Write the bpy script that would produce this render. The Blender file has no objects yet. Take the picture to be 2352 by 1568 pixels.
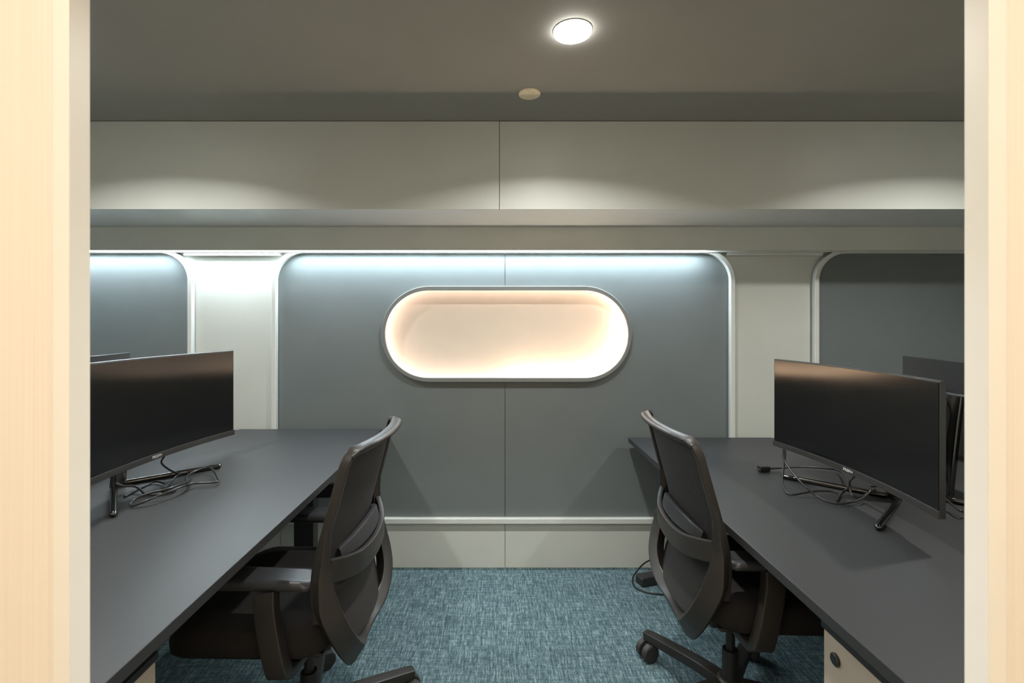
import bpy, bmesh, math, random
from mathutils import Vector, Matrix
random.seed(7)
PI = math.pi
SC = bpy.context.scene
COL = SC.collection

# ------------------------------------------------------------------ camera, world, exposure
F = 1100.0; CX, CY = 1144.0, 740.0; W, H = 2352.0, 1568.0; EYE = 1.31
cam_d = bpy.data.cameras.new('camera'); cam = bpy.data.objects.new('camera', cam_d); COL.objects.link(cam)
cam.location = (0, 0, EYE); cam.rotation_euler = (PI / 2, 0, 0)
cam_d.sensor_width = 36.0; cam_d.lens = F / W * 36.0
cam_d.shift_x = (W / 2 - CX) / W; cam_d.shift_y = (CY - H / 2) / W
cam_d.clip_start = 0.02
cam_d.dof.use_dof = True; cam_d.dof.focus_distance = 2.1; cam_d.dof.aperture_fstop = 5.0
SC.camera = cam
world = bpy.data.worlds.new('world'); SC.world = world; world.use_nodes = True
world.node_tree.nodes['Background'].inputs[0].default_value = (0.9, 0.95, 1, 1)
world.node_tree.nodes['Background'].inputs[1].default_value = 0.0
SC.view_settings.view_transform = 'Standard'; SC.view_settings.look = 'None'
SC.view_settings.gamma = 1.0; SC.view_settings.use_curve_mapping = False
SC.view_settings.exposure = 0.0

DOWNLIGHT_W = 15.5; DOWNLIGHT_C = (1.0, 0.98, 0.92)
COVE_E = 150.0; COVE_C = (0.80, 0.92, 1.0)
NICHE_E = 8.0; NICHE_C = (1.0, 0.88, 0.86)
NICHE_HOT_E = 120.0; NICHE_HOT_C = (1.0, 0.80, 0.61)
CORRIDOR_E = 24.5; CORRIDOR_C = (1.0, 0.92, 0.81)

# ------------------------------------------------------------------ measurements (metres)
WALL = 2.56; CEIL = 2.179; BEAM_Y = 2.065; SOFFIT = 1.798; FASCIA_Y = 2.44; FASCIA_Z = 1.677
def wx(px, d=WALL): return (px - CX) / F * d
def wz(py, d=WALL): return EYE - (py - CY) / F * d
def onz(px, py, z):
    d = F * (EYE - z) / (py - CY)
    return Vector(((px - CX) / F * d, d, z))

# ------------------------------------------------------------------ materials
def new_mat(name):
    m = bpy.data.materials.new(name); m.use_nodes = True
    return m, m.node_tree.nodes, m.node_tree.links, m.node_tree.nodes['Principled BSDF']
def mat(name, col, rough=0.5, metal=0.0, noise=0.06, scale=60.0, bump=0.0, bscale=400.0, spec=0.5, coat=0.0):
    m, n, l, b = new_mat(name)
    b.inputs['Roughness'].default_value = rough; b.inputs['Metallic'].default_value = metal
    b.inputs['Specular IOR Level'].default_value = spec
    b.inputs['Coat Weight'].default_value = coat
    tc = n.new('ShaderNodeTexCoord')
    nz = n.new('ShaderNodeTexNoise'); nz.inputs['Scale'].default_value = scale; nz.inputs['Detail'].default_value = 3
    l.new(tc.outputs['Object'], nz.inputs['Vector'])
    rp = n.new('ShaderNodeValToRGB')
    rp.color_ramp.elements[0].position = 0.3; rp.color_ramp.elements[1].position = 0.7
    rp.color_ramp.elements[0].color = tuple(c * (1 - noise) for c in col) + (1,)
    rp.color_ramp.elements[1].color = tuple(min(1, c * (1 + noise)) for c in col) + (1,)
    l.new(nz.outputs['Fac'], rp.inputs['Fac']); l.new(rp.outputs['Color'], b.inputs['Base Color'])
    if bump:
        n2 = n.new('ShaderNodeTexNoise'); n2.inputs['Scale'].default_value = bscale; n2.inputs['Detail'].default_value = 2
        l.new(tc.outputs['Object'], n2.inputs['Vector'])
        bp = n.new('ShaderNodeBump'); bp.inputs['Strength'].default_value = bump; bp.inputs['Distance'].default_value = 0.002
        l.new(n2.outputs['Fac'], bp.inputs['Height']); l.new(bp.outputs['Normal'], b.inputs['Normal'])
    return m
def emit(name, col, e):
    m, n, l, b = new_mat(name)
    b.inputs['Base Color'].default_value = (0.8, 0.8, 0.8, 1)
    b.inputs['Emission Color'].default_value = tuple(col) + (1,)
    b.inputs['Emission Strength'].default_value = e
    return m

def carpet_mat():
    m, n, l, b = new_mat('teal_carpet')
    b.inputs['Roughness'].default_value = 0.95; b.inputs['Specular IOR Level'].default_value = 0.1
    tc = n.new('ShaderNodeTexCoord')
    def noise(sx, sy, sc, det):
        mp = n.new('ShaderNodeMapping'); mp.inputs['Scale'].default_value = (sx, sy, 1)
        nz = n.new('ShaderNodeTexNoise'); nz.inputs['Scale'].default_value = sc; nz.inputs['Detail'].default_value = det
        l.new(tc.outputs['Object'], mp.inputs['Vector']); l.new(mp.outputs['Vector'], nz.inputs['Vector'])
        return nz.outputs['Fac']
    def add(a, bq, f):
        mx = n.new('ShaderNodeMix'); mx.data_type = 'FLOAT'; mx.inputs[0].default_value = f
        l.new(a, mx.inputs[2]); l.new(bq, mx.inputs[3]); return mx.outputs[0]
    streak = noise(28, 2.2, 4.0, 4.0)       # long threads running away from the doorway
    cross = noise(3.0, 22, 4.0, 4.0)        # threads across
    fine = noise(1, 0.45, 330, 2.0)         # yarn tufts
    thr = noise(1.0, 0.16, 190, 2.0)
    v = add(add(streak, cross, 0.4), add(fine, thr, 0.5), 0.58)
    rp = n.new('ShaderNodeValToRGB')
    e = rp.color_ramp.elements
    e[0].position = 0.38; e[0].color = (0.026, 0.050, 0.062, 1)
    e[1].position = 0.62; e[1].color = (0.25, 0.33, 0.35, 1)
    k = e.new(0.50); k.color = (0.085, 0.135, 0.150, 1)
    l.new(v, rp.inputs['Fac']); l.new(rp.outputs['Color'], b.inputs['Base Color'])
    bp = n.new('ShaderNodeBump'); bp.inputs['Strength'].default_value = 0.6; bp.inputs['Distance'].default_value = 0.004
    l.new(fine, bp.inputs['Height']); l.new(bp.outputs['Normal'], b.inputs['Normal'])
    return m

def veneer_mat():
    m, n, l, b = new_mat('cream_fluted_film')
    b.inputs['Roughness'].default_value = 0.5
    tc = n.new('ShaderNodeTexCoord'); mp = n.new('ShaderNodeMapping'); mp.inputs['Scale'].default_value = (90, 1, 0.5)
    nz = n.new('ShaderNodeTexNoise'); nz.inputs['Scale'].default_value = 3; nz.inputs['Detail'].default_value = 3
    l.new(tc.outputs['Object'], mp.inputs['Vector']); l.new(mp.outputs['Vector'], nz.inputs['Vector'])
    rp = n.new('ShaderNodeValToRGB')
    rp.color_ramp.elements[0].position = 0.3; rp.color_ramp.elements[1].position = 0.7
    rp.color_ramp.elements[0].color = (0.87, 0.80, 0.69, 1); rp.color_ramp.elements[1].color = (0.90, 0.85, 0.75, 1)
    l.new(nz.outputs['Fac'], rp.inputs['Fac']); l.new(rp.outputs['Color'], b.inputs['Base Color'])
    return m

def mesh_mat():
    m, n, l, b = new_mat('black_chair_mesh')
    b.inputs['Roughness'].default_value = 0.8
    tc = n.new('ShaderNodeTexCoord')
    wv = n.new('ShaderNodeTexWave'); wv.wave_type = 'BANDS'; wv.bands_direction = 'DIAGONAL'; wv.inputs['Scale'].default_value = 90
    l.new(tc.outputs['Object'], wv.inputs['Vector'])
    rp = n.new('ShaderNodeValToRGB')
    rp.color_ramp.elements[0].color = (0.005, 0.0045, 0.004, 1); rp.color_ramp.elements[1].color = (0.018, 0.0155, 0.0135, 1)
    l.new(wv.outputs['Fac'], rp.inputs['Fac']); l.new(rp.outputs['Color'], b.inputs['Base Color'])
    bp = n.new('ShaderNodeBump'); bp.inputs['Strength'].default_value = 0.4; bp.inputs['Distance'].default_value = 0.001
    l.new(wv.outputs['Fac'], bp.inputs['Height']); l.new(bp.outputs['Normal'], b.inputs['Normal'])
    return m

M = dict(
    white=mat('off_white_wall_laminate', (0.585, 0.610, 0.570), 0.42, noise=0.02, scale=5, bump=0.03),
    trim=mat('white_trim', (0.66, 0.68, 0.65), 0.35, noise=0.02, scale=20),
    grey=mat('slate_grey_wall_laminate', (0.150, 0.172, 0.176), 0.38, noise=0.03, scale=6, bump=0.03),
    ceil=mat('grey_ceiling_paint', (0.315, 0.315, 0.288), 0.8, noise=0.03, scale=3),
    soffit=mat('soffit_grey_paint', (0.62, 0.66, 0.67), 0.33, noise=0.03, scale=3),
    gap=mat('joint_shadow_backing', (0.05, 0.05, 0.045), 0.9),
    desk=mat('charcoal_desk_laminate', (0.024, 0.0245, 0.025), 0.46, noise=0.10, scale=900, bump=0.02, bscale=900, spec=0.38),
    deskedge=mat('charcoal_edge_band', (0.075, 0.075, 0.078), 0.35),
    black=mat('black_powder_coat', (0.012, 0.012, 0.012), 0.5),
    plastic=mat('dark_grey_chair_plastic', (0.020, 0.0182, 0.0165), 0.42, noise=0.08, scale=300, bump=0.05, bscale=900, spec=0.4),
    armpad=mat('black_soft_arm_pad', (0.030, 0.031, 0.034), 0.40),
    fabric=mat('black_seat_fabric', (0.016, 0.015, 0.014), 0.95, noise=0.3, scale=500, bump=0.3, bscale=700, spec=0.2),
    mesh=mesh_mat(),
    rubber=mat('black_caster_rubber', (0.028, 0.027, 0.026), 0.55),
    screen=mat('dark_screen_panel', (0.004, 0.004, 0.004), 0.15, noise=0.02, spec=0.6),
    casing=mat('black_monitor_casing', (0.022, 0.022, 0.022), 0.38),
    chin=mat('dark_gunmetal_bezel', (0.07, 0.066, 0.062), 0.33, metal=0.6),
    stand=mat('dark_chrome_stand', (0.10, 0.098, 0.094), 0.16, metal=1.0),
    cable=mat('black_cable_rubber', (0.010, 0.010, 0.010), 0.34),
    logo=mat('silver_logo_print', (0.65, 0.62, 0.60), 0.4),
    steel=mat('brushed_pin_metal', (0.55, 0.54, 0.52), 0.3, metal=1.0),
    pedestal=mat('taupe_pedestal_steel', (0.36, 0.315, 0.255), 0.45, noise=0.03, scale=40),
    handle=mat('dark_blue_grey_handle', (0.035, 0.042, 0.055), 0.35),
    nframe=mat('mid_grey_niche_frame', (0.185, 0.195, 0.19), 0.42, noise=0.02, scale=10),
    nback=mat('peach_niche_back', (0.86, 0.77, 0.67), 0.55, noise=0.015, scale=10),
    sprink=mat('tan_sprinkler_cover', (0.97, 0.84, 0.60), 0.45),
    frame=mat('cream_door_frame', (0.90, 0.88, 0.81), 0.4, noise=0.01, scale=10),
    veneer=veneer_mat(),
    carpet=carpet_mat(),
    corr=mat('corridor_cream_paint', (0.78, 0.70, 0.58), 0.6, noise=0.02, scale=4),
    corrfloor=mat('corridor_beige_floor', (0.45, 0.38, 0.30), 0.5, noise=0.05, scale=8),
    cove=emit('cool_white_cove_led', COVE_C, COVE_E),
    nled=emit('soft_pink_niche_led', NICHE_C, NICHE_E),
    nhot=emit('warm_white_niche_led', NICHE_HOT_C, NICHE_HOT_E),
    corrlamp=emit('warm_corridor_lamp', CORRIDOR_C, CORRIDOR_E),
    lens=emit('downlight_lens', (1.0, 0.97, 0.9), 28.0),
    red=emit('red_indicator', (1, 0.06, 0.04), 2.0),
)

# ------------------------------------------------------------------ mesh helpers
def link(name, me, m, parent=None):
    me.materials.append(m if not isinstance(m, str) else M[m])
    o = bpy.data.objects.new(name, me); COL.objects.link(o)
    if parent: o.parent = parent
    return o
def obj(name, bm, m, parent=None, smooth=True, angle=38):
    bmesh.ops.recalc_face_normals(bm, faces=bm.faces[:])
    me = bpy.data.meshes.new(name); bm.to_mesh(me); bm.free()
    if smooth:
        me.shade_smooth(); me.set_sharp_from_angle(angle=math.radians(angle))
    o = link(name, me, m, parent)
    if smooth:
        w = o.modifiers.new('weighted_normals', 'WEIGHTED_NORMAL'); w.keep_sharp = True; w.weight = 80
    return o
def tag(o, label, cat=None, group=None, kind=None):
    o['label'] = label
    if cat: o['category'] = cat
    if group: o['group'] = group
    if kind: o['kind'] = kind
    return o
def struct(o, label): o['kind'] = 'structure'; o['label'] = label; return o
def empty(name, loc=(0, 0, 0), rz=0.0):
    o = bpy.data.objects.new(name, None); COL.objects.link(o)
    o.location = loc; o.rotation_euler = (0, 0, rz); o.empty_display_size = 0.05
    return o
def box(bm, x0, x1, y0, y1, z0, z1, bev=0.0, seg=2, mtx=None):
    vs = [bm.verts.new((x, y, z)) for x in (x0, x1) for y in (y0, y1) for z in (z0, z1)]
    idx = ((0, 1, 3, 2), (4, 6, 7, 5), (0, 4, 5, 1), (2, 3, 7, 6), (0, 2, 6, 4), (1, 5, 7, 3))
    fs = [bm.faces.new([vs[i] for i in f]) for f in idx]
    out = vs
    if bev:
        es = list({e for f in fs for e in f.edges})
        r = bmesh.ops.bevel(bm, geom=es, offset=bev, segments=seg, profile=0.5, affect='EDGES')
        out = list({v for f in r['faces'] for v in f.verts} | {v for v in vs if v.is_valid})
    if mtx: bmesh.ops.transform(bm, matrix=mtx, verts=out)
    return out
def bx(*a, **k): bm = bmesh.new(); box(bm, *a, **k); return bm
def rrect(a, b, r, n=3):
    r = min(r, a * .999, b * .999); out = []
    for cx, cy, s in ((a - r, b - r, 0), (-a + r, b - r, 1), (-a + r, -b + r, 2), (a - r, -b + r, 3)):
        for i in range(n + 1):
            t = (s + i / n) * PI / 2
            out.append((cx + r * math.cos(t), cy + r * math.sin(t)))
    return out
def circ(r, n=12): return [(r * math.cos(2 * PI * i / n), r * math.sin(2 * PI * i / n)) for i in range(n)]
def sweep(bm, pts, secs, up, closed=False):
    """pts: path; secs: a section polygon or one per point; up: vector or one per point (section u axis)."""
    n = len(pts); pts = [Vector(p) for p in pts]
    rings = []
    for i, p in enumerate(pts):
        if closed: t = pts[(i + 1) % n] - pts[i - 1]
        else: t = pts[min(i + 1, n - 1)] - pts[max(i - 1, 0)]
        t.normalize()
        u = Vector(up[i]) if isinstance(up[0], (tuple, list, Vector)) else Vector(up)
        u = (u - t * u.dot(t)).normalized(); b = t.cross(u)
        s = secs[i] if isinstance(secs[0][0], (tuple, list)) else secs
        rings.append([bm.verts.new(p + u * q[0] + b * q[1]) for q in s])
    m = len(rings[0])
    for i in range(n if closed else n - 1):
        A, B = rings[i], rings[(i + 1) % n]
        for j in range(m):
            bm.faces.new((A[j], A[(j + 1) % m], B[(j + 1) % m], B[j]))
    if not closed:
        bm.faces.new(rings[0][::-1]); bm.faces.new(rings[-1])
def smooth_path(pts, k=8, closed=False):
    P = [Vector(p) for p in pts]; n = len(P); out = []
    for i in range(n if closed else n - 1):
        if closed: a, b, c, d = P[i - 1], P[i], P[(i + 1) % n], P[(i + 2) % n]
        else: a, b, c, d = P[max(i - 1, 0)], P[i], P[i + 1], P[min(i + 2, n - 1)]
        for j in range(k):
            t = j / k
            out.append(0.5 * ((2 * b) + (c - a) * t + (2 * a - 5 * b + 4 * c - d) * t * t + (3 * b - a - 3 * c + d) * t ** 3))
    if not closed: out.append(P[-1])
    return out
def transport_tube(bm, pts, r, n=8, closed=False):
    pts = [Vector(p) for p in pts]; ups = []; u = Vector((0.123, 0.21, 1)).normalized()
    for i in range(len(pts)):
        t = (pts[min(i + 1, len(pts) - 1)] - pts[max(i - 1, 0)]).normalized()
        u = (u - t * u.dot(t))
        u = u.normalized() if u.length > 1e-4 else t.orthogonal().normalized()
        ups.append(u.copy())
    sweep(bm, pts, circ(r, n), ups, closed)
def tube(pts, r, n=8, k=8, smoothp=True):
    bm = bmesh.new(); transport_tube(bm, smooth_path(pts, k) if smoothp else pts, r, n); return bm
def lathe(bm, prof, n=32, c=(0, 0, 0), axis='Z'):
    """prof: list of (r, h)."""
    rings = []
    for r, h in prof:
        ring = []
        for i in range(n):
            t = 2 * PI * i / n
            v = (r * math.cos(t), r * math.sin(t), h)
            if axis == 'Y': v = (v[0], v[2], v[1])
            if axis == 'X': v = (v[2], v[0], v[1])
            ring.append(bm.verts.new(Vector(v) + Vector(c)))
        rings.append(ring)
    for a, b in zip(rings, rings[1:]):
        for i in range(n): bm.faces.new((a[i], a[(i + 1) % n], b[(i + 1) % n], b[i]))
    bm.faces.new(rings[0]); bm.faces.new(rings[-1])
def poly_xz(bm, pts, y0, y1):
    """extrude an x,z outline from y0 (front) to y1."""
    A = [bm.verts.new((p[0], y0, p[1])) for p in pts]; B = [bm.verts.new((p[0], y1, p[1])) for p in pts]
    bm.faces.new(A); bm.faces.new(B[::-1]); n = len(A)
    for i in range(n): bm.faces.new((A[i], B[i], B[(i + 1) % n], A[(i + 1) % n]))
def arc(cx, cz, r, a0, a1, n=14):
    return [(cx + r * math.cos(math.radians(a0 + (a1 - a0) * i / n)), cz + r * math.sin(math.radians(a0 + (a1 - a0) * i / n))) for i in range(n + 1)]
def stadium(cx, cz, a, b, n=28):
    """half length a (overall), half height b, ccw from lower right."""
    return arc(cx + a - b, cz, b, -90, 90, n) + arc(cx - a + b, cz, b, 90, 270, n)

# ------------------------------------------------------------------ setting: floor, ceiling, walls
XL, XR = -3.2, 3.2
struct(obj('floor', bx(XL, XR, 0.66, 2.75, -0.06, 0), 'carpet'), 'teal woven carpet across the office floor')
struct(obj('ceiling', bx(XL, XR, 0.66, 2.75, CEIL, CEIL + .06), 'ceil'), 'plain grey ceiling above the desks')
struct(obj('wall_left', bx(XL - .06, XL, 0.60, 2.75, 0, CEIL), 'white'), 'off-white side wall left of the desks')
struct(obj('wall_right', bx(XR, XR + .06, 0.60, 2.75, 0, CEIL), 'white'), 'off-white side wall right of the desks')

wall = struct(obj('wall_back', bx(XL, XR, 2.69, 2.75, 0, CEIL), 'gap'), 'back wall of slate grey and off-white panels with rounded frames')
TOPZ = 1.70; RAILZ = 0.262; SEAM = wx(1160); G = 0.0012
MXL, MXR = wx(639), wx(1673); RAD = 0.145
LX = wx(438); RX = wx(1874)
NCX, NCZ = 0.0448, 1.248           # niche centre
PA, PB = 0.650, 0.2425             # hole in the grey panels
hole = stadium(NCX, NCZ, PA, PB)
TZ = wz(583)                       # top of the grey panels
# two halves of the middle grey panel, each with half the oval opening
hr = [p for p in hole if p[0] > SEAM + 1e-6]; hl = [p for p in hole if p[0] < SEAM - 1e-6]
hr.sort(key=lambda p: math.atan2(p[1] - NCZ, p[0] - NCX))
right_pts = [(SEAM + G, RAILZ), (MXR, RAILZ)] + arc(MXR - RAD, TZ - RAD, RAD, 0, 90) + [(SEAM + G, TZ), (SEAM + G, NCZ + PB)] + hr[::-1] + [(SEAM + G, NCZ - PB)]
hl.sort(key=lambda p: math.atan2(p[1] - NCZ, p[0] - NCX) % (2 * PI))
left_pts = [(SEAM - G, RAILZ), (SEAM - G, NCZ - PB)] + hl[::-1] + [(SEAM - G, NCZ + PB), (SEAM - G, TZ)] + arc(MXL + RAD, TZ - RAD, RAD, 90, 180) + [(MXL, RAILZ)]
for pts in (left_pts, right_pts):
    bm = bmesh.new(); poly_xz(bm, pts, WALL, WALL + .006); obj('wall_panel', bm, 'grey', wall, smooth=False)
bm = bmesh.new(); poly_xz(bm, [(XL, RAILZ), (LX, RAILZ)] + arc(LX - RAD, TZ - RAD, RAD, 0, 90) + [(XL, TZ)], WALL, WALL + .006); obj('wall_panel', bm, 'grey', wall, smooth=False)
bm = bmesh.new(); poly_xz(bm, [(XR, RAILZ), (XR, TZ)] + arc(RX + RAD, TZ - RAD, RAD, 90, 180) + [(RX, RAILZ)], WALL, WALL + .006); obj('wall_panel', bm, 'grey', wall, smooth=False)
# off-white pillars between the grey panels and the low skirting panels
obj('pillar_panel', bx(LX - .2, MXL + .2, WALL + .0062, WALL + .02, RAILZ, TOPZ), 'white', wall)
obj('pillar_panel', bx(MXR - .2, RX + .2, WALL + .0062, WALL + .02, RAILZ, TOPZ), 'white', wall)
for a, b in ((XL, SEAM - 1.2 - G), (SEAM - 1.2 + G, SEAM - G), (SEAM + G, SEAM + 1.2 - G), (SEAM + 1.2 + G, XR)):
    obj('skirting_panel', bx(a, b, WALL, WALL + .02, 0.0, 0.252), 'white', wall)
# raised rounded frames
def frame_sweep(path):
    bm = bmesh.new()
    sweep(bm, [(p[0], WALL - .0145, p[1]) for p in path], rrect(.0145, .0115, .002, 1), (0, -1, 0))
    return obj('panel_frame', bm, 'trim', wall)
o_ = .0115
tz = TZ + o_
frame_sweep([(MXL - o_, RAILZ)] + [(MXL - o_, 0.9)] + arc(MXL + RAD, TZ - RAD, RAD + o_, 180, 90) + [(SEAM, tz)] + arc(MXR - RAD, TZ - RAD, RAD + o_, 90, 0) + [(MXR + o_, 0.9), (MXR + o_, RAILZ)])
frame_sweep([(XL, tz)] + arc(LX - RAD, TZ - RAD, RAD + o_, 90, 0) + [(LX + o_, 0.9), (LX + o_, RAILZ)])
frame_sweep([(RX - o_, RAILZ), (RX - o_, 0.9)] + arc(RX + RAD, TZ - RAD, RAD + o_, 180, 90) + [(XR, tz)])
for a, b in ((LX - .02, MXL + .02), (MXR - .02, RX + .02)):
    obj('frame_top_bar', bx(a, b, WALL - .028, WALL + .006, wz(588), TOPZ - .01, bev=.002), 'trim', wall)
obj('wall_rail', bx(XL, XR, WALL - .031, WALL, 0.246, 0.2715, bev=.002), 'trim', wall)

# bulkhead over the back wall
beam = struct(obj('trim_1', bx(XL, XR, BEAM_Y + .014, 2.69, SOFFIT + .012, CEIL), 'gap'), 'boxed off-white bulkhead running along the top of the back wall')
BS = wx(1147, BEAM_Y)
for a, b in ((XL, BS - .0012), (BS + .0012, XR)):
    obj('bulkhead_panel', bx(a, b, BEAM_Y, BEAM_Y + .0138, SOFFIT, CEIL - .003), 'white', beam)
obj('soffit_board', bx(XL, XR, BEAM_Y + .0139, FASCIA_Y + .012, SOFFIT, SOFFIT + .0118), 'soffit', beam)
obj('fascia_board', bx(XL, XR, FASCIA_Y, FASCIA_Y + .012, FASCIA_Z, SOFFIT - .0005, bev=.001, seg=1), 'white', beam)
obj('light_channel', bx(XL, XR, FASCIA_Y + .0121, 2.555, 1.702, 1.712), 'trim', beam)
obj('channel_lip', bx(XL, XR, 2.5225, 2.5265, 1.679, 1.7018), 'trim', beam)
# cool LED strip in the channel, lit as far as the right part of the middle panel
cove = tag(empty('led_strip', (0, 2.49, 1.70)), 'long cool-white LED strip tucked behind the fascia', 'light strip')
obj('diffuser', bx(XL + .02, wx(1612), .014, .030, -.014, -.002), 'cove', cove, smooth=False)
obj('profile', bx(XL + .02, wx(1618), .010, .032, -.0019, .0015), 'trim', cove, smooth=False)

# ------------------------------------------------------------------ oval niche
niche = tag(empty('wall_niche', (NCX, WALL, NCZ)), 'pill-shaped lit niche with grey frame and glowing peach back', 'wall niche')
def ring_loft(bm, loops):
    R = [[bm.verts.new(v) for v in lp] for lp in loops]; n = len(R[0]); k = len(R)
    for a in range(k):
        A, B = R[a], R[(a + 1) % k]
        for i in range(n): bm.faces.new((A[i], A[(i + 1) % n], B[(i + 1) % n], B[i]))
def st3(a, b, y): return [(p[0], y, p[1]) for p in stadium(0, 0, a, b, 40)]
FY = -.037
bm = bmesh.new()
ring_loft(bm, [st3(.6605, .2530, .0), st3(.6605, .2530, FY + .002), st3(.6585, .2510, FY), st3(.6435, .2320, FY), st3(.6420, .2300, FY + .002), st3(.6420, .2300, FY + .008), st3(.6500, .2425, FY + .010), st3(.6500, .2425, .0)])
obj('frame', bm, 'nframe', niche)
bm = bmesh.new(); ring_loft(bm, [st3(.6499, .2424, .0061), st3(.720, .3125, .0061), st3(.720, .3125, .0095), st3(.6499, .2424, .0095)])
obj('flange', bm, 'gap', niche)
bm = bmesh.new(); ring_loft(bm, [st3(.720, .3125, .0096), st3(.720, .3125, .075), st3(.710, .3025, .075), st3(.710, .3025, .0125), st3(.6499, .2424, .0125), st3(.6499, .2424, .0096)])
obj('side_wall', bm, 'nback', niche)
bm = bmesh.new(); poly_xz(bm, stadium(0, 0, .725, .3175, 40), .0751, .09); obj('back_panel', bm, 'nback', niche)
# LED strips hidden behind the lip
def led_path(pts, name, m, yd):
    bm = bmesh.new(); sweep(bm, [(p[0], yd, p[1]) for p in pts], rrect(.003, .005, .001, 1), (0, 1, 0)); return obj(name, bm, m, niche)
A_, B_ = .680, .2725
full = arc(A_ - B_, 0, B_, -90, 90, 40) + arc(-(A_ - B_), 0, B_, 90, 270, 40)
hot = [(0.0, -B_), (.2, -B_)] + arc(A_ - B_, 0, B_, -90, 20, 30)
cool = arc(A_ - B_, 0, B_, 24, 90, 14) + [(0, B_)] + arc(-(A_ - B_), 0, B_, 90, 270, 40) + [(-.012, -B_)]
led_path(cool, 'led_strip', 'nled', .040)
led_path(hot, 'led_strip', 'nhot', .055)

# ------------------------------------------------------------------ ceiling fittings
def downlight(x, y, label):
    t = tag(empty('downlight', (x, y, CEIL)), label, 'ceiling light', 'downlights in one row')
    bm = bmesh.new(); lathe(bm, [(.0552, -.001), (.0585, -.001), (.0585, -.002), (.0575, -.003), (.0553, -.003)], 48); obj('trim_ring', bm, 'trim', t)
    bm = bmesh.new(); lathe(bm, [(.0550, -.002), (.0550, -.0085), (.047, -.0135), (.025, -.0165), (.004, -.017)], 48); obj('lens', bm, 'lens', t)
    ld = bpy.data.lights.new('downlight_lamp', 'AREA'); ld.shape = 'DISK'; ld.size = 0.075; ld.energy = DOWNLIGHT_W
    ld.color = DOWNLIGHT_C; ld.spread = math.radians(142)
    lo = bpy.data.objects.new('downlight_lamp', ld); COL.objects.link(lo); lo.parent = t; lo.location = (0, 0, -.0195)
DL_Y = 1.427
downlight(.222, DL_Y, 'round recessed downlight glaring above the aisle')
downlight(-1.40, DL_Y, 'round recessed downlight over the left-hand desks, out of shot')
downlight(1.83, DL_Y, 'round recessed downlight over the right-hand desks, out of shot')
bm = bmesh.new(); lathe(bm, [(.0415, 0), (.0415, -.004), (.0405, -.0055), (.038, -.006)], 48)
sp = obj('sprinkler_cover', bm, 'sprink'); sp.location = (.119, 1.817, CEIL - .0008)
tag(sp, 'small round tan sprinkler cover plate on the ceiling', 'sprinkler cover')

# ------------------------------------------------------------------ doorway partition and the corridor behind the camera
JY0, JY1 = .627, .66; JL, JR = -.5616, .642; HEAD = 1.80
door = struct(empty('door_1', (0, JY0, 0)), 'cream framed doorway seen edge-on at both sides')
FWL, FWR = .0221, .0243
obj('door_jamb', bx(JL - FWL, JL, 0, JY1 - JY0, 0, HEAD + .024, bev=.0015), 'frame', door)
obj('door_jamb', bx(JR, JR + FWR, 0, JY1 - JY0, 0, HEAD + .024, bev=.0015), 'frame', door)
obj('door_head', bx(JL, JR, 0, JY1 - JY0, HEAD, HEAD + .024, bev=.0015), 'frame', door)
front = struct(empty('wall_front', (0, JY0, 0)), 'cream partition wall either side of the doorway')
CH = 2.70
obj('infill_panel', bx(-2.2, JL - FWL, .010, .026, 0, CH), 'veneer', front)
obj('infill_panel', bx(JR + FWR, 2.2, .010, .026, 0, CH), 'veneer', front)
obj('transom_panel', bx(JL - FWL, JR + FWR, .010, .026, HEAD + .024, CH), 'veneer', front)
obj('partition_side', bx(XL, -2.2, .010, .026, 0, CH), 'corr', front)
obj('partition_side', bx(2.2, XR, .010, .026, 0, CH), 'corr', front)
struct(obj('wall_corridor_back', bx(-2.2, 2.2, -1.66, -1.60, 0, CH), 'corr'), 'cream corridor wall facing the doorway')
struct(obj('wall_corridor_left', bx(-2.26, -2.2, -1.66, JY0 + .01, 0, CH), 'corr'), 'cream corridor end wall on the left')
struct(obj('wall_corridor_right', bx(2.2, 2.26, -1.66, JY0 + .01, 0, CH), 'corr'), 'cream corridor end wall on the right')
struct(obj('floor_corridor', bx(-2.26, 2.26, -1.66, .6599, -.06, -.0005), 'corrfloor'), 'beige corridor floor outside the doorway')
struct(obj('ceiling_corridor', bx(-2.26, 2.26, -1.66, .66, CH, CH + .05), 'corr'), 'cream corridor ceiling outside the doorway')
lamp = tag(empty('corridor_lamp', (0, -.70, CH)), 'long warm linear lamp on the corridor ceiling, behind the camera', 'ceiling light')
obj('housing', bx(-1.7, 1.7, -.11, .11, -.03, 0, bev=.003), 'trim', lamp)
obj('diffuser', bx(-1.69, 1.69, -.10, .10, -.036, -.0301), 'corrlamp', lamp, smooth=False)

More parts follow.
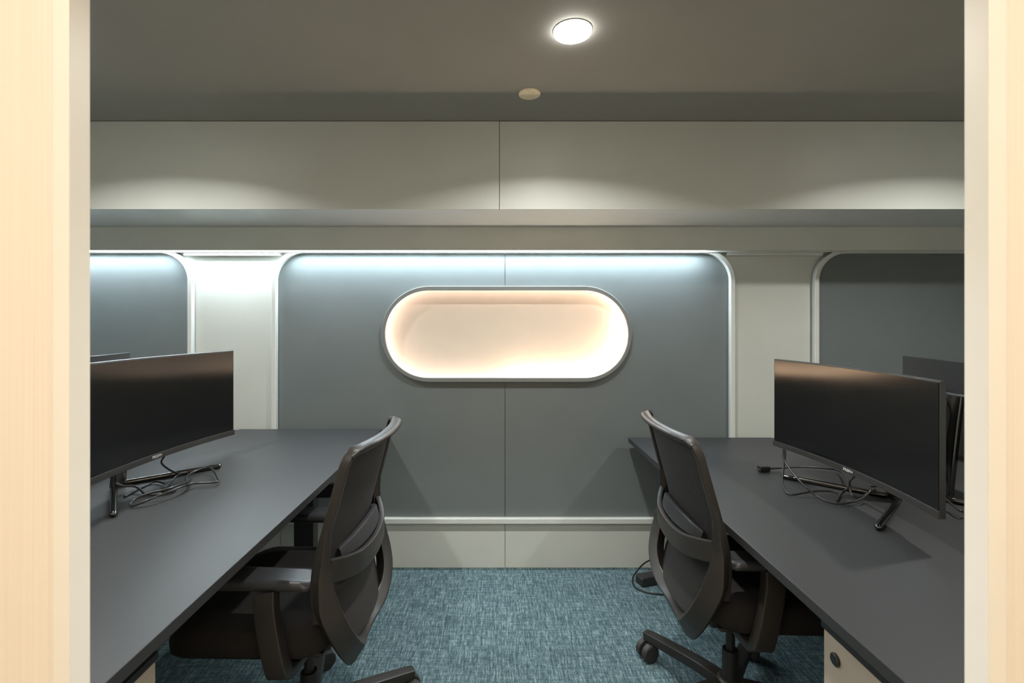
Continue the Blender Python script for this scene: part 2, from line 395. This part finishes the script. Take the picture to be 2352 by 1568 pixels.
# ------------------------------------------------------------------ desks
def desk(x0, x1, y0, y1, top, label, near_in, colx):
    t = tag(empty('desk', ((x0 + x1) / 2, (y0 + y1) / 2, 0)), label, 'desk', 'charcoal office desks')
    hx, hy = (x1 - x0) / 2, (y1 - y0) / 2
    obj('desktop', bx(-hx, hx, -hy, hy, top - .025, top, bev=.002), 'desk', t)
    for s in (-1, 1):
        yy = hy - .30 if s > 0 else -(hy - near_in); cx_ = colx if s > 0 else 0.0
        bm = bmesh.new(); box(bm, cx_ - .045, cx_ + .045, yy - .03, yy + .03, .03, top - .06, bev=.004); obj('leg', bm, 'black', t)
        bm = bmesh.new(); box(bm, -.24, .24, yy - .035, yy + .035, 0, .03, bev=.006); obj('foot', bm, 'black', t)
        bm = bmesh.new(); box(bm, -.30, .30, yy - .03, yy + .03, top - .06, top - .0252, bev=.004); obj('bracket', bm, 'black', t)
    bm = bmesh.new(); box(bm, -.03, .03, -hy + near_in + .031, hy - .331, top - .06, top - .0255, bev=.004); obj('crossbeam', bm, 'black', t)
    return t
DYN, DYF = .71, 2.51
ZL, ZR = .751, .707
XLa, XLb = -1.355, -.609
XRa, XRb = .682, 1.432
desk(XLa, XLb, DYN, DYF, ZL, 'charcoal desk on the left carrying the monitor with the cable tangle', .33, .096)
desk(XRa, XRb, DYN, DYF, ZR, 'charcoal desk on the right carrying the monitor nearest the right door jamb', .45, -.09)
desk(XLa - .755, XLa - .006, DYN, DYF, ZL - .004, 'far-left charcoal desk behind the left monitor, mostly behind the jamb', .33, 0)
desk(XRb + .006, XRb + .76, DYN, DYF, ZR - .002, 'far-right charcoal desk carrying the monitor turned away', .33, 0)

def pedestal(x_front, x_back, y0, y1, top, label):
    s = 1 if x_front > x_back else -1                  # direction the drawers face
    t = tag(empty('drawer_pedestal', (x_front, (y0 + y1) / 2, 0), 0 if s > 0 else PI), label, 'drawer unit', 'drawer pedestals')
    hw = (y1 - y0) / 2; dp = abs(x_front - x_back)
    obj('body', bx(-dp, -.018, -hw, hw, .05, top, bev=.003), 'pedestal', t)
    obj('top_board', bx(-dp - .002, .004, -hw - .004, hw + .004, top + .0002, top + .016, bev=.002), 'black', t)
    z = top
    for i, hgt in enumerate((.145, .145, top - .05 - .29 - .004)):
        d = obj('drawer', bx(-.0178, 0, -hw, hw, z - hgt, z - .003, bev=.002), 'pedestal', t)
        side = -s
        obj('handle', bx(.0002, .012, -.075, .075, z - .115, z - .075, bev=.005), 'handle', d)
        if i == 0:
            bm = bmesh.new(); lathe(bm, [(.0135, 0), (.0135, .004), (.011, .006), (.005, .006)], 24, (.0002, (hw - .04) * s, z - .045), 'X')
            lk = obj('lock', bm, 'black', d); lk['label'] = 'black round key lock'
        z -= hgt
    for a in (-1, 1):
        for b in (.06, dp - .06):
            bm = bmesh.new(); lathe(bm, [(.024, -.012), (.024, .012)], 20, (-b, a * (hw - .05), .024), 'Y'); obj('caster', bm, 'rubber', t)
            obj('caster_fork', bx(-b - .012, -b + .012, a * (hw - .05) - .018, a * (hw - .05) + .018, .030, .0498), 'black', t)
pedestal(.735, 1.22, .685, 1.081, .622, 'taupe drawer pedestal with black lock under the right desk')
pedestal(-.690, -1.15, .672, .965, .630, 'taupe drawer pedestal under the near end of the left desk')

# cable tray and power strip below the left desk
t = tag(empty('cable_tray', (-.80, 2.04, .585)), 'black cable tray hung below the left desk', 'cable tray')
bm = bmesh.new(); box(bm, -.10, .17, -.06, .10, 0, .004); box(bm, -.10, .17, -.06, -.056, .004, .055, bev=.001); box(bm, -.10, .17, .096, .10, .004, .055)
obj('tray', bm, 'black', t)
for s in (-.085, .15):
    obj('hanger', bx(s, s + .012, .0965, .1005, .0551, ZL - .0255 - .585), 'black', t)
t = tag(empty('power_strip', (-.775, 2.05, .5895)), 'white power strip with red light in the tray below left desk', 'power strip')
obj('body', bx(-.11, .135, -.028, .028, 0, .075, bev=.006), 'trim', t)
for i in range(3): obj('slot', bx(-.10, .13, -.0295, -.0281, .018 + .02 * i, .024 + .02 * i), 'pedestal', t)
obj('indicator', bx(.02, .045, -.031, -.0296, .028, .034), 'red', t)

# ------------------------------------------------------------------ monitors
MR_ = 1.8; MWD, MHT = .75, .360
def mcurve(y): return y * y / (2 * MR_)
def curved_slab(x0, x1, y0, y1, z0, z1, n=32, r=.002):
    bm = bmesh.new(); pts = []; ups = []; 
    for i in range(n + 1):
        y = y0 + (y1 - y0) * i / n
        pts.append((mcurve(y) + (x0 + x1) / 2, y, (z0 + z1) / 2)); ups.append((1, 0, 0))
    sweep(bm, pts, rrect((x1 - x0) / 2, (z1 - z0) / 2, r, 2), ups); return bm
def text_mesh(body, size):
    cu = bpy.data.curves.new('txt', 'FONT'); cu.body = body; cu.size = size; cu.align_x = 'CENTER'; cu.align_y = 'CENTER'; cu.extrude = .0003
    o = bpy.data.objects.new('txt', cu); COL.objects.link(o)
    dg = bpy.context.evaluated_depsgraph_get(); me = bpy.data.meshes.new_from_object(o.evaluated_get(dg))
    bpy.data.objects.remove(o); return me
LOGO = text_mesh('PRISM+', .0140)
def monitor(x, y, z, rz, zb, label, hx=-.150, sdy=0.0, tipx=.085, lean=.040):
    """local: screen faces +X; origin on the desk under the middle of the screen; zb = lower edge above the desk"""
    t = tag(empty('monitor', (x, y, z), rz), label, 'monitor', 'curved ultrawide monitors')
    hw = MWD / 2; z0, z1 = zb, zb + MHT
    case = obj('casing', curved_slab(-.0135, -.0005, -hw, hw, z0 + .001, z1, r=.003), 'casing', t)
    bm = bmesh.new()                                                # thicker hump of the back shell
    n = 20; pts = [(mcurve(yy) - .022, yy, z0 + .135) for yy in [-.27 + .54 * i / n for i in range(n + 1)]]
    secs = [rrect(.014 * math.sin(PI * (.06 + .88 * i / n)) ** .5, .115, .013, 4) for i in range(n + 1)]
    sweep(bm, pts, secs, (1, 0, 0)); obj('back_shell', bm, 'casing', t)
    obj('screen', curved_slab(-.0004, .0012, -hw + .005, hw - .005, z0 + .021, z1 - .005, n=48, r=.0006), 'screen', t)
    ch = obj('lower_bezel', curved_slab(-.0004, .0045, -hw, hw, z0, z0 + .0205, r=.0015), 'chin', t)
    lg = link('logo', LOGO, 'logo', ch) if not LOGO.materials else None
    if lg is None:
        lg = bpy.data.objects.new('logo', LOGO); COL.objects.link(lg); lg.parent = ch
    lg.rotation_euler = (PI / 2, 0, PI / 2); lg.location = (.0051, 0, z0 + .0105); lg['label'] = 'silver brand lettering'
    # stand: leaning column, two V-spread tube legs
    hx0 = hx
    bm = bmesh.new(); sweep(bm, smooth_path([(hx, sdy, .006), (hx + .004, sdy, .05), (hx + lean * .6, sdy, z0 + .13), (hx + lean, sdy, z0 + .25)], 6), rrect(.010, .025, .006, 2), (1, 0, 0)); obj('stand_column', bm, 'stand', t)
    obj('stand_arm', bx(hx + lean * .6, -.0405, sdy - .024, sdy + .024, z0 + .155, z0 + .205, bev=.004), 'casing', t)
    for s in (-1, 1):
        bm = bmesh.new()
        P = smooth_path([(hx - .004, sdy + s * .012, .028), (hx + .004, sdy + s * .018, .013), (hx + .018, sdy + s * .035, .0095), (tipx - (tipx - hx - .018) * .56, sdy + s * .12, .0095), (tipx, sdy + s * .229, .0095)], 8)
        transport_tube(bm, P, .0092, 12)
        e = Vector(P[-1]); lathe(bm, [(.0092, 0), (.0080, .005), (.004, .0085), (.0008, .0095)], 12, (0, 0, 0))
        vs = bm.verts[-48:] if False else [v for v in list(bm.verts)[len(P) * 12:]]
        d = (Vector(P[-1]) - Vector(P[-2])).normalized()
        bmesh.ops.transform(bm, matrix=Matrix.Translation(e) @ d.to_track_quat('Z', 'Y').to_matrix().to_4x4(), verts=vs)
        obj('stand_leg', bm, 'stand', t)
    return t
monitor(1.187, 1.618, ZR, PI, .091, 'dark curved monitor on the right desk showing its whole screen')
monitor(-1.200, 1.680, ZL, math.radians(-4.5), .079, 'dark curved monitor on the left desk, cut off by the jamb', hx=-.082, sdy=-.067, tipx=.119, lean=.008)
monitor(1.665, 1.625, ZR - .002, 0, .105, 'monitor with its back and stand column turned here, behind the right screen')
monitor(-1.570, 1.700, ZL - .004, PI, .073, 'monitor peeking above the left screen, back turned here')

# ------------------------------------------------------------------ cables
def cable(name, label, pts, zdesk, r=.0035, ends=(), cat='cable', group=None):
    P = []
    for q in pts:
        if len(q) == 3: P.append(onz(q[0], q[1], zdesk + r + q[2]))
        else: P.append(Vector(q[1:]))
    c = P[0].copy(); c.z = zdesk
    root = tag(empty(name, c), label, cat, group)
    obj('cord', tube([p - c for p in P], r, 10, 10), 'cable', root)
    return root, c, P
def c5(x, y, h=0.0): return (200 + x / 6.534, 980 + y / 6.534, h)
def c6(x, y, h=0.0): return (1720 + x / 6.19, 1000 + y / 6.19, h)
# left: lead dropping from the monitor, then coiled to a plug
root, c, P = cable('power_cable', 'black cable dropping from the left screen to a plug in the coil',
    [('w', -1.215, 1.745, ZL + .072), c5(1120, 540, .050), c5(1250, 650, .030), c5(1400, 705, .025), c5(1500, 690, .026), c5(1440, 690, .032), c5(1340, 745, .022), c5(1270, 810, .014), c5(1205, 880, .014)], ZL)
d = (P[-1] - P[-2]); a = math.atan2(d.y, d.x)
bm = bx(-.006, .040, -.009, .009, -.0135, .008, bev=.004); pl = obj('plug', bm, 'cable', root); pl.location = P[-1] - c; pl.rotation_euler = (0, 0, a)
cable('coiled_cable', 'black cable looped flat on the left desk by the monitor foot',
    [c5(1500, 880, .010), c5(1490, 760, .012), c5(1590, 680, .012), c5(1780, 612, .016), c5(1890, 645, .015), c5(1965, 785, .010), c5(1920, 830, .010), c5(1600, 848, .012), c5(1400, 905, .020), c5(1150, 1000, .020), c5(900, 1105, .014), c5(700, 1180, .004), c5(645, 1160, .006), c5(720, 1085, .014), c5(900, 1005, .024), c5(1200, 930, .030), c5(1440, 852, .022), c5(1560, 790, .006)], ZL)
cable('short_cable', 'black cable running from the left stand hub into the coil',
    [c5(440, 850, .03), c5(540, 885, .020), c5(700, 890, .016), c5(790, 930, .012), c5(860, 1000, .004), c5(980, 1020, .002), c5(1150, 1000, .003), c5(1320, 950, .002), c5(1180, 860, .006), c5(1040, 815, .006), c5(930, 860, .0), c5(800, 920, .0), c5(560, 1050, .0)], ZL)
# right
root, c, P = cable('power_cable', 'black cable with a three-pin plug lying loose on the right desk',
    [c6(270, 472, .008), c6(480, 460, .010), c6(780, 445, .012), c6(1150, 470, .012), c6(1300, 510, .012), c6(1390, 600, .020), c6(1420, 690, .028), c6(1395, 755, .026), c6(1310, 830, .004), c6(1255, 930, .0)], ZR)
d = (P[0] - P[1]); a = math.atan2(d.y, d.x)
pl = empty('plug', P[0] - c, a); pl.parent = root
pm = obj('plug_body', bx(-.004, .038, -.013, .013, -.010, .012, bev=.004), 'cable', root); pm.location = P[0] - c; pm.rotation_euler = (0, 0, a)
bpy.data.objects.remove(pl)
for k in (-.007, .007):
    pn = obj('pin', bx(.0382, .050, k - .002, k + .002, -.002, .002), 'steel', pm)
cable('coiled_cable', 'black cable standing up in a tall loop below the right screen',
    [('w', 1.250, 1.49, ZR + .084), c6(1760, 720, .055), c6(1715, 800, .040), c6(1600, 900, .020), c6(1450, 950, .006), c6(1280, 970, .004), c6(1100, 930, .006), c6(950, 850, .014), c6(800, 720, .035), c6(650, 560, .055), c6(530, 400, .075), c6(487, 300, .085), c6(490, 215, .092), c6(508, 200, .092), c6(518, 250, .085), c6(503, 400, .062), c6(478, 600, .030), c6(490, 720, .014), c6(540, 810, .006), c6(640, 838, .006), c6(800, 810, .010), c6(1000, 785, .016), c6(1150, 790, .016), c6(1270, 812, .016)], ZR)
cable('short_cable', 'black cable hanging below the logo of the right screen',
    [('w', 1.221, 1.625, ZR + .0875), c6(1440, 640, .060), c6(1440, 740, .035), c6(1460, 830, .030), c6(1520, 872, .024), c6(1620, 855, .022), c6(1720, 805, .022), c6(1800, 770, .022)], ZR)
cable('monitor_lead', 'black cable curving down beside the stand of the turned-away monitor',
    [('w', 1.622, 1.66, ZR + .26), ('w', 1.560, 1.66, ZR + .34), ('w', 1.505, 1.66, ZR + .30), ('w', 1.490, 1.66, ZR + .18), ('w', 1.47, 1.64, ZR + .06), (2180, 1152, .030), (2205, 1172, .024), (2225, 1174, .016), (2262, 1168, .010)], ZR - .002)

# ------------------------------------------------------------------ floor adapter by the right desk
A0 = onz(1478, 1345, 0.0)
ad = tag(empty('power_adapter', (A0.x + .02, A0.y + .02, 0), math.radians(18)), 'black power adapter with looped cord on the carpet by the wall', 'power adapter')
obj('body', bx(-.045, .075, -.03, .03, .001, .045, bev=.008, seg=3), 'casing', ad)
def fl(px, py, h): return ad.matrix_basis.inverted() @ onz(px, py, h)
bm = tube([fl(1500, 1283, .07), fl(1480, 1293, .055), fl(1462, 1312, .03), fl(1453, 1330, .012), fl(1458, 1347, .004), fl(1478, 1358, .004), fl(1508, 1364, .004), fl(1560, 1366, .004)], .0038, 8, 8)
obj('cord', bm, 'cable', ad)

# ------------------------------------------------------------------ task chairs
def interp(tab, z):
    for (a, va), (b, vb) in zip(tab, tab[1:]):
        if a <= z <= b:
            t = (z - a) / (b - a); t = t * t * (3 - 2 * t) if False else t
            return va + (vb - va) * t
    return tab[0][1] if z < tab[0][0] else tab[-1][1]
PROF = [(.40, -.168), (.46, -.146), (.52, -.122), (.60, -.118), (.66, -.124), (.72, -.138), (.80, -.160), (.88, -.181), (.94, -.196), (.975, -.206), (1.0, -.215)]
HW = [(.40, .190), (.46, .222), (.52, .234), (.60, .241), (.70, .243), (.80, .241), (.90, .236), (1.0, .232)]
TOPC = .966
def back_pt(u, z, off=0.0):
    return Vector((interp(PROF, z) - .034 * (1 - u * u) + off, u * interp(HW, z), z))
def chair(x, y, rz, base_rot, label):
    t = tag(empty('task_chair', (x, y, 0), rz), label, 'chair', 'black mesh task chairs')
    # upper frame loop
    P = []; S = []; U = []
    side = [.52 + (.925 - .52) * i / 12 for i in range(13)]
    for z in side: P.append(back_pt(1, z)); S.append(rrect(.013, .010, .006, 2)); U.append((1, 0, 0))
    for i in range(1, 6):                               # corner
        a = i / 6 * PI / 2; p = back_pt(1, .925 + .041 * math.sin(a)); p.y -= .030 * (1 - math.cos(a)); p.x -= .006 * i / 6; P.append(p); S.append(rrect(.013, .010, .006, 2)); U.append((1, 0, .25))
    for i in range(0, 15):
        u = .86 - 1.72 * i / 14; p = back_pt(u, TOPC); p.x -= .008; P.append(p); S.append(rrect(.013, .010, .006, 2)); U.append((1, 0, .5))
    half = [Vector((q.x, -q.y, q.z)) for q in P[:18]][::-1]
    P2 = P + half; S2 = S + S[:18][::-1]; U2 = U + U[:18][::-1]
    bm = bmesh.new(); sweep(bm, P2, S2, U2); obj('back_frame', bm, 'plastic', t)
    # rolled top edge
    bm = bmesh.new(); Q = []
    for i in range(21):
        u = -.985 + 1.97 * i / 20; e_ = 1 - max(0, (abs(u) - .62) / .365) ** 2; p = back_pt(u, TOPC + .004 * e_); p.x -= .006 + .014 * e_; p.z -= .016 * abs(u) ** 10; Q.append(p)
    sweep(bm, Q, [rrect(.015 * max(.45, 1 - abs(i / 10 - 1) ** 4), .008, .0065, 3) for i in range(21)], (1, 0, -.35)); obj('head_roll', bm, 'plastic', t)
    # mesh sheet
    bm = bmesh.new(); nu, nz = 20, 26; g = []
    for j in range(nz + 1):
        z = .405 + (.958 - .405) * j / nz; row = []
        for i in range(nu + 1):
            u = (-1 + 2 * i / nu) * .965; row.append((bm.verts.new(back_pt(u, z, .004)), bm.verts.new(back_pt(u, z, .0))))
        g.append(row)
    for j in range(nz):
        for i in range(nu):
            for k in (0, 1): bm.faces.new((g[j][i][k], g[j][i + 1][k], g[j + 1][i + 1][k], g[j + 1][i][k]))
    for j in range(nz):
        for i in (0, nu): bm.faces.new((g[j][i][0], g[j + 1][i][0], g[j + 1][i][1], g[j][i][1]))
    for i in range(nu):
        for j in (0, nz): bm.faces.new((g[j][i][0], g[j][i + 1][0], g[j][i + 1][1], g[j][i][1]))
    obj('back_mesh', bm, 'mesh', t)
    # shield shaped carrier: a tapering U from the rails down to the mechanism
    half = [(-.165, .241, .830), (-.150, .243, .755), (-.141, .246, .68), (-.142, .246, .62), (-.152, .243, .56), (-.168, .232, .51), (-.182, .210, .46), (-.187, .176, .415), (-.182, .132, .378), (-.172, .075, .352), (-.166, .0, .344)]
    full = half + [(a, -b, c) for a, b, c in half[:-1]][::-1]
    sp_ = smooth_path(full, 5); n = len(sp_); secs = []; ups = []
    for i, p in enumerate(sp_):
        f = abs(i / (n - 1) * 2 - 1)                      # 1 at the tips, 0 at the bottom
        w = .029 - .023 * (max(0, f - .62) / .38) ** .8 if f > .45 else .029 + .007 * (1 - f / .45)
        th = (.019 if f > .25 else .021) - .012 * max(0, f - .68) / .32
        secs.append(rrect(th, w, .007, 2)); ups.append((-1, .85 * (1 if p.y > 0 else -1) * min(1, abs(p.y) / .2) * min(1, (1 - f) * 4), -.1 - .9 * (1 - f) * .4))
    bm = bmesh.new(); sweep(bm, sp_, secs, ups)
    obj('back_carrier', bm, 'plastic', t)
    bm = bmesh.new(); sweep(bm, smooth_path([(-.166, 0, .350), (-.10, 0, .358), (-.02, 0, .370)], 6), rrect(.02, .06, .008, 2), (0, 0, 1)); obj('carrier_bar', bm, 'plastic', t)
    # lumbar cross band and pad
    bp = smooth_path([(-.150, .238, .655), (-.176, .185, .640), (-.198, .11, .624), (-.206, .0, .618), (-.198, -.11, .624), (-.176, -.185, .640), (-.150, -.238, .655)], 6)
    bm = bmesh.new(); sweep(bm, bp, rrect(.009, .030, .004, 2), [(-1, p.y * 1.2, 0) for p in bp]); obj('support_band', bm, 'plastic', t)
    lp = smooth_path([(-.152, .160, .668), (-.172, .125, .674), (-.184, .07, .678), (-.188, 0, .679), (-.184, -.07, .678), (-.172, -.125, .674), (-.152, -.160, .668)], 6)
    n = len(lp); bm = bmesh.new(); sweep(bm, lp, [rrect(.010, .008 + .018 * math.sin(PI * (.05 + .9 * i / (n - 1))) ** .7, .006, 2) for i in range(n)], [(-1, p.y * 1.5, .25) for p in lp]); obj('lumbar_pad', bm, 'armpad', t)
    # seat cushion
    bm = bmesh.new(); rings = []
    for z, ins in ((.414, .030), (.420, .012), (.433, .002), (.456, 0), (.476, .004), (.490, .016), (.498, .036), (.502, .070)):
        ring = []
        for (a, b) in rrect(.235 - ins, .248 - ins, .10 - ins * .4, 6):
            dz = -.022 * max(0, (a - .10) / .13) ** 2 + .010 * (abs(b) / .24) ** 3 * (z > .465)
            ring.append(bm.verts.new((a + .082, b, z + dz)))
        rings.append(ring)
    for A, B in zip(rings, rings[1:]):
        for i in range(len(A)): bm.faces.new((A[i], A[(i + 1) % len(A)], B[(i + 1) % len(A)], B[i]))
    bm.faces.new(rings[0]); bm.faces.new(rings[-1]); obj('seat', bm, 'fabric', t, angle=60)
    obj('seat_pan', bx(-.12, .25, -.20, .20, .400, .4138, bev=.005), 'plastic', t)
    # armrests
    for s in (-1, 1):
        bm = bmesh.new(); ring2 = []
        for z, ins in ((.606, .010), (.610, .002), (.618, 0), (.630, .001), (.636, .006), (.638, .016)):
            r = []
            for a, b in rrect(.145 - ins, .043 - ins, .028, 5): r.append(bm.verts.new((a + .030, s * (.214 + b), z - .010 * max(0, (-a - .06) / .07) ** 2 * (z > .625))))
            ring2.append(r)
        for A, B in zip(ring2, ring2[1:]):
            for i in range(len(A)): bm.faces.new((A[i], A[(i + 1) % len(A)], B[(i + 1) % len(A)], B[i]))
        bm.faces.new(ring2[0]); bm.faces.new(ring2[-1]); pad = obj('arm_pad', bm, 'armpad', t, angle=50)
        bm = bmesh.new()
        pp = smooth_path([(.006, s * .250, .606), (-.002, s * .262, .56), (-.022, s * .272, .48), (-.034, s * .273, .432), (-.038, s * .262, .405), (-.040, s * .225, .392), (-.040, s * .10, .388)], 6)
        nn = len(pp); sweep(bm, pp, [rrect(.028, .019 if i < nn * .6 else .014, .006, 2) for i in range(nn)], (1, 0, 0)); obj('arm_post', bm, 'plastic', pad)
    # mechanism, lift, star base
    obj('mechanism', bx(-.10, .13, -.085, .085, .336, .3998, bev=.012), 'plastic', t)
    bm = bmesh.new(); lathe(bm, [(.0145, .14), (.0145, .337)], 20); lathe(bm, [(.026, .055), (.026, .215), (.024, .22)], 24); obj('gas_lift', bm, 'black', t)
    bm = bmesh.new(); lathe(bm, [(.038, .062), (.046, .072), (.046, .112), (.038, .124), (.028, .128)], 30); obj('hub', bm, 'plastic', t)
    obj('tilt_lever', tube([(.03, -.085, .368), (.03, -.16, .366), (.03, -.20, .360)], .006, 8), 'plastic', t)
    for k in range(5):
        a = base_rot + 2 * PI * k / 5 - rz; ca, sa = math.cos(a), math.sin(a)
        R = Matrix.Rotation(a, 4, 'Z')
        bm = bmesh.new(); sweep(bm, smooth_path([(.035, 0, .100), (.12, 0, .100), (.24, 0, .091), (.325, 0, .083), (.345, 0, .080)], 5), [rrect(.019 - .003 * i / 20, .025 - .007 * i / 20, .006, 2) for i in range(21)], (0, 0, 1))
        bmesh.ops.transform(bm, matrix=R, verts=bm.verts); leg = obj('base_leg', bm, 'plastic', t)
        b = random.uniform(0, 2 * PI) if not (k == 0) else 0.36 - a
        C = Matrix.Translation((.325 * ca, .325 * sa, 0)) @ Matrix.Rotation(a + b, 4, 'Z')
        bm = bmesh.new()
        for s in (-1, 1): lathe(bm, [(.012, s * .032), (.029, s * .031), (.0335, s * .027), (.0335, s * .009), (.029, s * .006)], 28, (-.014, 0, .0336), 'Y')
        box(bm, -.020, .012, -.0055, .0055, .012, .060, bev=.003); lathe(bm, [(.009, .050), (.009, .074)], 14)
        bmesh.ops.transform(bm, matrix=C, verts=bm.verts); obj('caster', bm, 'rubber', leg)
    return t
chair(-.592, 1.500, math.radians(178.5), math.radians(32), 'black mesh office chair at the left desk, armrest showing')
chair(.776, 1.600, math.radians(-1.5), math.radians(124), 'black mesh office chair at the right desk, caster showing')
